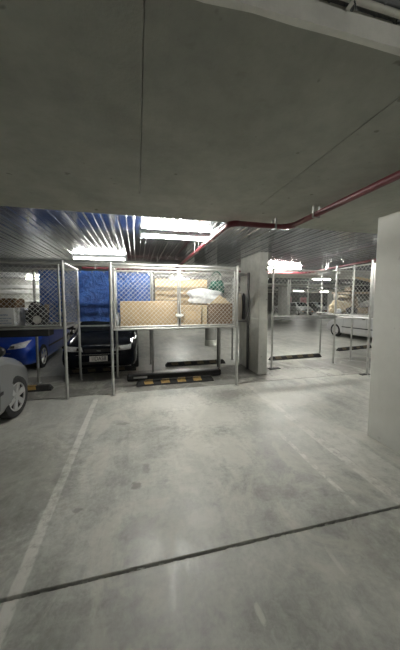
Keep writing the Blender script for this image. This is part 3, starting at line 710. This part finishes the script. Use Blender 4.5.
# ------------------------------------------------------------------ wheel stops and the long black tube
def wheel_stop(x0, x1, y, label, rz=0.0, n=4, ym='yellow'):
    L = x1 - x0; t = thing('wheel_stop', label, 'wheel stop', ((x0 + x1) / 2, y, 0), rz, 'rubber wheel stops', local=True)
    prof = [(-.075, 0), (-.070, .03), (-.035, .10), (.035, .10), (.070, .03), (.075, 0)]
    vs = []; xs = [-L / 2, -L / 2 + .05, L / 2 - .05, L / 2]
    for i, x in enumerate(xs):
        k = .45 if i in (0, 3) else 1
        vs += [(x, a, b * k) for a, b in prof]
    fs = [(i * 6 + j, i * 6 + j + 1, i * 6 + 7 + j, i * 6 + 6 + j) for i in range(3) for j in range(5)] + [tuple(range(6)), tuple(range(23, 17, -1))]
    fs += [(0, 6, 11, 5), (6, 12, 17, 11), (12, 18, 23, 17)]
    MB().add(vs, fs).build('stop_body', 'rubber', t)
    for k in range(n):
        xa = -L / 2 + .13 + k * (L - .26) / n + .03; xb = xa + (L - .26) / n * .52
        for s in (-1, 1):
            dz = (.10 - .03); q = .003
            a = Vector((xa, s * (.0675), .036)); b = Vector((xb, s * .0675, .036)); c_ = Vector((xb + .02 * s, s * .0385, .094)); d = Vector((xa + .02 * s, s * .0385, .094))
            nrm = (b - a).cross(d - a).normalized(); nrm = nrm if nrm.y * s > 0 else -nrm
            vv = [a, b, c_, d]; v2 = [p + nrm * q for p in vv]
            MB().add(vv + v2, [(0, 1, 2, 3), (7, 6, 5, 4), (0, 4, 5, 1), (1, 5, 6, 2), (2, 6, 7, 3), (3, 7, 4, 0)]).build('yellow_panel', ym, t)
        MB().box(xa + .01, xb - .01, -.028, .028, .1, .1025).build('yellow_top', ym, t)
    return t
wheel_stop(-.04, 1.54, 5.19, 'black and yellow wheel stop on the floor under the cardboard box cage')
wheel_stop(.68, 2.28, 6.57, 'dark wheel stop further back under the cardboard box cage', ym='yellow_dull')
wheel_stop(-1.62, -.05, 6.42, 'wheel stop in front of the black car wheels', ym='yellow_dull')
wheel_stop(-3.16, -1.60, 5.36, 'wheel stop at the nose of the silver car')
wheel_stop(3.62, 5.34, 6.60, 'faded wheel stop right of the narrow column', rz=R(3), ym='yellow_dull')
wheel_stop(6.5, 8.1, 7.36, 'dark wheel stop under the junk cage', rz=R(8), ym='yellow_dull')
tt = thing('black_tube', 'long black tube with a white label lying behind the front wheel stop', 'tube', (.8, 5.56, 0), 0, local=True)
MB().box(-1.02, 1.02, -.07, .07, 0, .125, ch=.022).build('tube_body', 'black', tt)
for x in (-1.03, .97): MB().box(x, x + .06, -.078, .078, 0, .135, ch=.024).build('end_cap', 'rubber', tt)
MB().box(-.90, -.62, -.0725, -.069, .055, .095).build('white_label', 'paper', tt)

# ------------------------------------------------------------------ cars (front towards local -Y, origin on the ground)
def sm(xs, xp, fp):
    """monotone smooth interpolation"""
    xp = np.array(xp, float); fp = np.array(fp, float); h = np.diff(xp); d = np.diff(fp) / h
    m = np.zeros(len(xp)); m[0], m[-1] = d[0], d[-1]
    for i in range(1, len(xp) - 1):
        m[i] = 0 if d[i - 1] * d[i] <= 0 else 2 * d[i - 1] * d[i] / (d[i - 1] + d[i])
    out = []
    for x in xs:
        i = int(min(max(np.searchsorted(xp, x) - 1, 0), len(h) - 1)); t = (x - xp[i]) / h[i]; t = min(max(t, 0), 1)
        out.append((2 * t ** 3 - 3 * t ** 2 + 1) * fp[i] + (t ** 3 - 2 * t ** 2 + t) * h[i] * m[i] + (-2 * t ** 3 + 3 * t ** 2) * fp[i + 1] + (t ** 3 - t ** 2) * h[i] * m[i + 1])
    return np.array(out)
CARTYPES = {
 'hatch': dict(L=3.85, W=1.69, H=1.46, wb=2.46, fo=.74, r=.30, hood=[(0, .50), (.03, .62), (.10, .70), (.35, .80), (.75, .92), (.98, 1.0)], ws=.98, wt=1.72, rt=3.15, re=3.62, deck=1.02, belt=(.80, .98)),
 'sedan': dict(L=4.15, W=1.67, H=1.39, wb=2.48, fo=.80, r=.29, hood=[(0, .50), (.025, .63), (.10, .71), (.45, .79), (.95, .86), (1.12, .89)], ws=1.12, wt=1.78, rt=2.95, re=3.52, deck=.96, belt=(.72, .88)),
}
MESHES = {}
def car_shape(kind):
    p = CARTYPES[kind]; L, W, Hh = p['L'], p['W'], p['H']
    ys = np.unique(np.concatenate([np.linspace(0, .3, 14), np.linspace(.3, L - .25, 62), np.linspace(L - .25, L, 12)]))
    yt = [a for a, _ in p['hood']] + [p['ws'] + .35, p['wt'], (p['wt'] + p['rt']) / 2, p['rt'], p['re'], L - .06, L]
    zt = [b for _, b in p['hood']] + [p['hood'][-1][1] + .235, Hh - .04, Hh, Hh - .05, p['deck'] + .02, p['deck'] - .12 if kind == 'sedan' else p['deck'] - .2, .55]
    ZT = sm(ys, yt, zt)
    ZB = sm(ys, [0, .06, .3, 1.2, L - .6, L - .1, L], [.34, .24, .19, .17, .19, .26, .36])
    WH = sm(ys, [0, .04, .16, .42, .95, L * .55, L - .7, L - .2, L - .05, L], np.array([.74, .84, .925, .972, .996, 1.0, .985, .93, .86, .78]) * W / 2)
    b0, b1 = p['belt']
    BL = sm(ys, [0, .05, .2, .6, p['ws'], L * .7, L - .2, L], [.44, .54, .62, b0 - .05, b0 + .06, b1, b1 - .03, .5])
    BL = np.minimum(BL, ZT - .035)
    # roof-edge half width
    WR = sm(ys, [0, .2, p['ws'], p['ws'] + .2, p['wt'], p['rt'], p['re'], L], np.array([.80, .80, .78, .77, .68, .67, .74, .85]))
    rows = []
    tseg = lambda a, b, n: [(a[0] + (b[0] - a[0]) * k / n, a[1] + (b[1] - a[1]) * k / n) for k in range(n)]
    for y, ztop, zb, wh, bl, wr in zip(ys, ZT, ZB, WH, BL, WR):
        g = max(ztop - bl, .03); we = wh * wr
        key = [(0, zb), (wh * .80, zb), (wh * .94, zb + .025), (wh * .985, zb + .10), (wh, zb + (bl - zb) * .52), (wh * .975, bl - .03), (wh * .945, bl),
               (we + (wh * .945 - we) * .5, bl + g * .48), (we, ztop - g * .14), (we * .86, ztop - g * .04), (we * .5, ztop - .004), (0, ztop)]
        pts = []
        for a, b, n in zip(key[:-1], key[1:], (3, 2, 2, 4, 4, 2, 4, 4, 2, 3, 3)): pts += tseg(a, b, n)
        pts.append(key[-1]); rows.append([(x, y - L / 2, z) for x, z in pts])
    n = len(rows[0]); vs = []; full = 2 * n - 2
    for r in rows:
        vs += r + [(-x, y, z) for (x, y, z) in r[-2:0:-1]]
    fs = [(i * full + j, i * full + (j + 1) % full, (i + 1) * full + (j + 1) % full, (i + 1) * full + j) for i in range(len(rows) - 1) for j in range(full)]
    for i0, dy in ((0, -.012), ((len(rows) - 1) * full, .012)):
        c_ = len(vs); zc = (rows[0 if i0 == 0 else -1][0][2] + rows[0 if i0 == 0 else -1][-1][2]) / 2
        vs.append((0, vs[i0][1] + dy, zc)); fs += [(i0 + j, i0 + (j + 1) % full, c_) for j in range(full)]
    return p, vs, fs
def make_car(kind, paint, label, loc, rz, cat='car', detail=True, plate=None, moulding=True, hub=5, lights='wide', steer=0.0, amber=True):
    p, vs, fs = car_shape(kind); L, W, r = p['L'], p['W'], p['r']; h = L / 2
    t = thing('car', label, cat, loc, rz, 'parked cars', local=True)
    wy = [-h + p['fo'], -h + p['fo'] + p['wb']]
    body = MB().add(vs, fs).build('body', paint, t, smooth=True)
    bvh = BVHTree.FromPolygons([Vector(q) for q in vs], fs)
    cut = MB()
    for y in wy:
        for s in (-1, 1): cut.cyl((s * (W / 2 + .2), y, r), (s * (W / 2 - .27), y, r), r + .055, 28)
    co = cut.build('wheel_cutter', 'black')
    md = body.modifiers.new('arches', 'BOOLEAN'); md.operation = 'DIFFERENCE'; md.solver = 'EXACT'; md.object = co
    try: md.material_mode = 'TRANSFER'
    except Exception: pass
    bpy.context.view_layer.update()
    dg = bpy.context.evaluated_depsgraph_get(); me = bpy.data.meshes.new_from_object(body.evaluated_get(dg))
    body.modifiers.clear(); body.data = me; bpy.data.objects.remove(co, do_unlink=True)
    try: me.set_sharp_from_angle(angle=R(35))
    except Exception: pass
    def patch(name, mt, quad, ax, nx=8, nz=5, off=.006, parent=None, mirror=False):
        """panel following the body: quad in (x,z) seen from front/rear or (y,z) seen from the side or (x,y) from above"""
        res = []
        for mir in ((1, -1) if mirror else (1,)):
            P_ = []
            for j in range(nz + 1):
                for i in range(nx + 1):
                    u, v = i / nx, j / nz
                    a = [(quad[0][k] * (1 - u) + quad[1][k] * u) * (1 - v) + (quad[3][k] * (1 - u) + quad[2][k] * u) * v for k in (0, 1)]
                    if ax == 'front': o_, d_ = Vector((a[0] * mir, -6, a[1])), Vector((0, 1, 0))
                    elif ax == 'rear': o_, d_ = Vector((a[0] * mir, 6, a[1])), Vector((0, -1, 0))
                    elif ax == 'top': o_, d_ = Vector((a[0] * mir, a[1], 5)), Vector((0, 0, -1))
                    else: o_, d_ = Vector((5 * mir, a[0], a[1])), Vector((-mir, 0, 0))
                    hit = bvh.ray_cast(o_, d_)
                    if hit[0] is None: P_.append(None); continue
                    nn = hit[1] if hit[1].dot(d_) < 0 else -hit[1]
                    P_.append((hit[0] + nn * off, hit[0] - nn * .006))
            if any(q is None for q in P_):
                ok = [q for q in P_ if q]; 
                if not ok: continue
                P_ = [q or min(ok, key=lambda z: 0) for q in P_]
            N_ = len(P_); V = [q[0] for q in P_] + [q[1] for q in P_]; F_ = []
            for j in range(nz):
                for i in range(nx): a_ = j * (nx + 1) + i; F_.append((a_, a_ + 1, a_ + nx + 2, a_ + nx + 1))
            e = [i for i in range(nx + 1)] + [(j + 1) * (nx + 1) + nx for j in range(nz)] + [nz * (nx + 1) + i for i in range(nx - 1, -1, -1)] + [j * (nx + 1) for j in range(nz - 1, 0, -1)]
            for k in range(len(e)): F_.append((e[k], e[(k + 1) % len(e)], e[(k + 1) % len(e)] + N_, e[k] + N_))
            res.append(MB().add(V, F_).build(name, mt, parent or t, smooth=True))
        return res
    b0, b1 = p['belt']; Hh = p['H']; hz = p['hood'][-1][1]
    hw = W / 2
    # glass
    patch('windscreen', 'glass', [(-hw * .72, -h + p['ws'] + .05), (hw * .72, -h + p['ws'] + .05), (hw * .60, -h + p['wt'] - .04), (-hw * .60, -h + p['wt'] - .04)], 'top', 12, 8)
    patch('rear_window', 'glass', [(-hw * .60, -h + p['rt'] + .05), (hw * .60, -h + p['rt'] + .05), (hw * .66, -h + p['re'] - .06), (-hw * .66, -h + p['re'] - .06)], 'top', 12, 6)
    ym = -h + (p['wt'] + p['rt']) / 2
    ya, yb = -h + p['ws'] + .32, -h + p['rt'] + (.02 if kind == 'hatch' else .02)
    zb_ = b1 + .045; zt_ = Hh - .13
    patch('side_window', 'glass', [(ya, zb_ - .02), (ym - .03, zb_), (ym - .03, zt_), (-h + p['wt'] + .05, zt_ - .005)], 'side', 8, 6, mirror=True)
    patch('side_window', 'glass', [(ym + .03, zb_), (yb + .22, zb_ + .02), (yb - .05, zt_ - .02), (ym + .03, zt_)], 'side', 8, 6, mirror=True)
    if detail:
        # lamps, grille, bumper
        if lights == 'wide': q = [(hw * .38, .585), (hw * .80, .60), (hw * .82, .695), (hw * .42, .675)]
        else: q = [(hw * .42, .60), (hw * .80, .63), (hw * .84, .76), (hw * .50, .70)]
        hl = patch('headlight', 'lens', q, 'front', 8, 5, .008, mirror=True)
        for k, hd in enumerate(hl):
            s = 1 if k == 0 else -1
            q2 = [(q[0][0] + .03, q[0][1] + .025), (q[0][0] + .13, q[0][1] + .025), (q[0][0] + .13, q[0][1] + .075), (q[0][0] + .04, q[0][1] + .07)]
            patch('lamp_bowl', 'chrome', [(s * a, b) for a, b in q2], 'front', 4, 3, .011, parent=hd)
        if amber: patch('indicator', 'amber', [(hw * .50, .43), (hw * .74, .43), (hw * .74, .475), (hw * .50, .475)], 'front', 4, 2, .006, mirror=True)
        patch('grille', 'black', [(-hw * .34, .565), (hw * .34, .565), (hw * .36, .635), (-hw * .36, .635)], 'front', 10, 3, .005)
        patch('badge', 'chrome', [(-.04, .585), (.04, .585), (.04, .612), (-.04, .612)], 'front', 3, 2, .012)
        patch('chrome_strip', 'chrome', [(-hw * .55, .515), (hw * .50, .515), (hw * .50, .526), (-hw * .55, .526)], 'front', 14, 1, .006)
        patch('lower_grille', 'black', [(-hw * .5, .30), (hw * .5, .30), (hw * .5, .37), (-hw * .5, .37)], 'front', 10, 3, .004)
        patch('tail_light', 'redlens', [(hw * .60, .66), (hw * .82, .66), (hw * .80, .82), (hw * .62, .80)], 'rear', 5, 4, .008, mirror=True)
        patch('rear_plate', 'plate', [(-.18, .60), (.18, .60), (.18, .70), (-.18, .70)], 'rear', 6, 2, .01)
        if moulding: patch('side_moulding', 'black', [(wy[0] + r + .10, .47), (wy[1] - r - .10, .49), (wy[1] - r - .10, .53), (wy[0] + r + .10, .51)], 'side', 14, 1, .012, mirror=True)
        patch('door_handle', 'black', [(ym - .20, b1 - .10), (ym - .08, b1 - .10), (ym - .08, b1 - .07), (ym - .20, b1 - .07)], 'side', 4, 2, .018, mirror=True)
        for yy in (-h + p['ws'] + .22, ym, yb - .02):
            patch('door_gap', 'black', [(yy - .003, .27), (yy + .003, .27), (yy + .003, b1 - .02), (yy - .003, b1 - .02)], 'side', 1, 10, .0015, mirror=True)
        for s in (-1, 1):
            mr = MB(); yy = -h + p['ws'] + .42
            bm = bmesh.new(); bmesh.ops.create_uvsphere(bm, u_segments=14, v_segments=9, radius=1); bm.verts.index_update()
            mr.add([(s * (hw + .075) + q_.co.x * .095, yy + q_.co.y * .055, b1 + .10 + q_.co.z * .07) for q_ in bm.verts], [[q_.index for q_ in f.verts] for f in bm.faces]); bm.free()
            mr.box(min(s * (hw - .06), s * (hw + .03)), max(s * (hw - .06), s * (hw + .03)), yy - .02, yy + .03, b1 + .03, b1 + .08, ch=.01)
            mi = mr.build('mirror', 'black', t, smooth=True)
            MB().lathe([(.045, .001), (.052, .05), (.048, .055)], (s * (hw + .075), yy, b1 + .10), 'y', 14).build('mirror_glass', 'glass', mi)
    if plate:
        hit = bvh.ray_cast(Vector((0, -6, .435)), Vector((0, 1, 0)))[0]; yy = hit.y - .03
        pl_ = MB().box(-.186, .186, yy - .006, yy, .375, .495, ch=.003).build('number_plate', 'plate', t)
        cu_ = bpy.data.curves.new('plate_text', 'FONT'); cu_.body = plate; cu_.size = .125; cu_.align_x = 'CENTER'; cu_.align_y = 'CENTER'; cu_.extrude = .0012
        to = bpy.data.objects.new('plate_text', cu_); COL.objects.link(to); bpy.context.view_layer.update()
        tm = bpy.data.meshes.new_from_object(to.evaluated_get(bpy.context.evaluated_depsgraph_get())); bpy.data.objects.remove(to, do_unlink=True)
        tm.transform(Matrix.Translation((0, yy - .007, .435)) @ Matrix.Rotation(math.pi / 2, 4, 'X') @ Matrix.Scale(.78, 4, (1, 0, 0)))
        tm.materials.clear(); tm.materials.append(M['platetext'])
        to = bpy.data.objects.new('plate_text', tm); COL.objects.link(to); to.parent = pl_
    # wheels
    key = ('wheel', r, hub)
    if key not in MESHES:
        ty = MB().lathe([(-.075, r * .66), (-.088, r * .70), (-.094, r * .85), (-.082, r * .965), (-.05, r), (.05, r), (.082, r * .965), (.094, r * .85), (.088, r * .70), (.075, r * .66)], axis='x', n=32)
        rm = MB().lathe([(.02, .02), (-.02, r * .60), (.03, r * .62), (.078, r * .66), (.090, r * .69), (.080, r * .72), (-.06, r * .68)], axis='x', n=32)
        hb = MB().lathe([(.05, .001), (.092, .001), (.088, .05), (.05, .062)], axis='x', n=16)
        hb.lathe([(.070, r * .60), (.086, r * .61), (.090, r * .68), (.074, r * .70)], axis='x', n=32)
        for k in range(hub):
            a = 2 * math.pi * k / hub + .3
            mx = Matrix.Rotation(a, 4, 'X')
            q = [(.066, .03, -.03), (.066, .03, .03), (.070, r * .67, .052), (.070, r * .67, -.052)]
            vs_ = [mx @ Vector(c_) for c_ in q] + [mx @ (Vector(c_) + Vector((.018, 0, 0))) for c_ in [(q[0][0], q[0][1], -.024), (q[1][0], q[1][1], .024), (q[2][0], q[2][1], .044), (q[3][0], q[3][1], -.044)]]
            hb.add(vs_, [(3, 2, 1, 0), (4, 5, 6, 7), (0, 1, 5, 4), (1, 2, 6, 5), (2, 3, 7, 6), (3, 0, 4, 7)])
        MESHES[key] = (ty, rm, hb)
    ty, rm, hb = MESHES[key]
    for y in wy:
        for s in (-1, 1):
            wh = bpy.data.objects.new('wheel', None); COL.objects.link(wh); wh.parent = t; wh.empty_display_size = .1; wh['_o'] = (0, 0, 0)
            for nm, src, mt in (('tyre', ty, 'rubber'), ('rim_barrel', rm, 'black'), ('wheel_cover', hb, 'rim')):
                if (key, nm) not in MESHES:
                    o_ = src.build(nm, mt, wh, smooth=True); MESHES[(key, nm)] = o_.data
                else:
                    o_ = bpy.data.objects.new(nm, MESHES[(key, nm)]); COL.objects.link(o_); o_.parent = wh
            wh.location = (s * (W / 2 - .085), y, r); wh.rotation_euler = (0, 0, (0 if s > 0 else math.pi) + (steer if y < 0 else 0))
    return t
# near silver hatch: nose points away from the viewer, right-hand wheel nearest
hl_ = CARTYPES['hatch']; sl = CARTYPES['sedan']
make_car('hatch', 'silverpaint', 'silver hatchback cut off by the left edge, front wheel in view', (-1.72 - .845, 4.21 + hl_['fo'] - hl_['L'] / 2, 0), math.pi, hub=6, steer=R(-7))
make_car('sedan', 'blackpaint', 'black car with a white number plate facing out under the blue tarpaulin', (-.83, 5.92 + sl['L'] / 2, 0), 0, plate='1IDA58', amber=False)
make_car('hatch', 'bluepaint', 'bright blue car parked behind the silver car', (-3.15, 6.45 + hl_['L'] / 2, 0), 0, lights='tall', amber=False)
make_car('hatch', 'palesilver', 'silver hatchback seen side-on under the junk cage on the right', (9.05 + .845, 10.3 + hl_['fo'] - hl_['L'] / 2, 0), math.pi, hub=6)
make_car('sedan', 'whitepaint', 'distant white car just right of the far pale column', (19.6, 31.0, 0), R(6), detail=True)
make_car('hatch', 'silverpaint', 'distant silver car at the middle of the far row', (18.3, 26.5, 0), R(-8), detail=True, lights='tall')
make_car('hatch', 'greypaint', 'distant dark grey car at the right of the far row', (21.2, 27.0, 0), R(0), detail=True)
make_car('sedan', 'whitepaint', 'pale car half hidden between the blue and black cars', (-3.9, 12.5, 0), math.pi, detail=True)

# far wall notices and plant boxes seen between the far cages
for (x, z0_, w_, h_, lab) in [(22.6, 1.0, 1.6, 1.2, 'faded pink notice on the far wall left of the far light'), (25.5, .9, 1.2, 1.2, 'faded pink notice on the far wall further right')]:
    t = thing('wall_notice', lab, 'sign', (x, YBK - .03, z0_), local=True)
    MB().box(-w_ / 2, w_ / 2, -.01, .028, 0, h_).build('board', 'sign_pink', t)
    for s in (-1, 1): MB().box(s * w_ / 2 - .03, s * w_ / 2 + .03, -.02, .028, -.03, h_ + .03).build('frame_bar', 'lamp_body', t)

for o in bpy.data.objects:
    if '_o' in o: del o['_o']
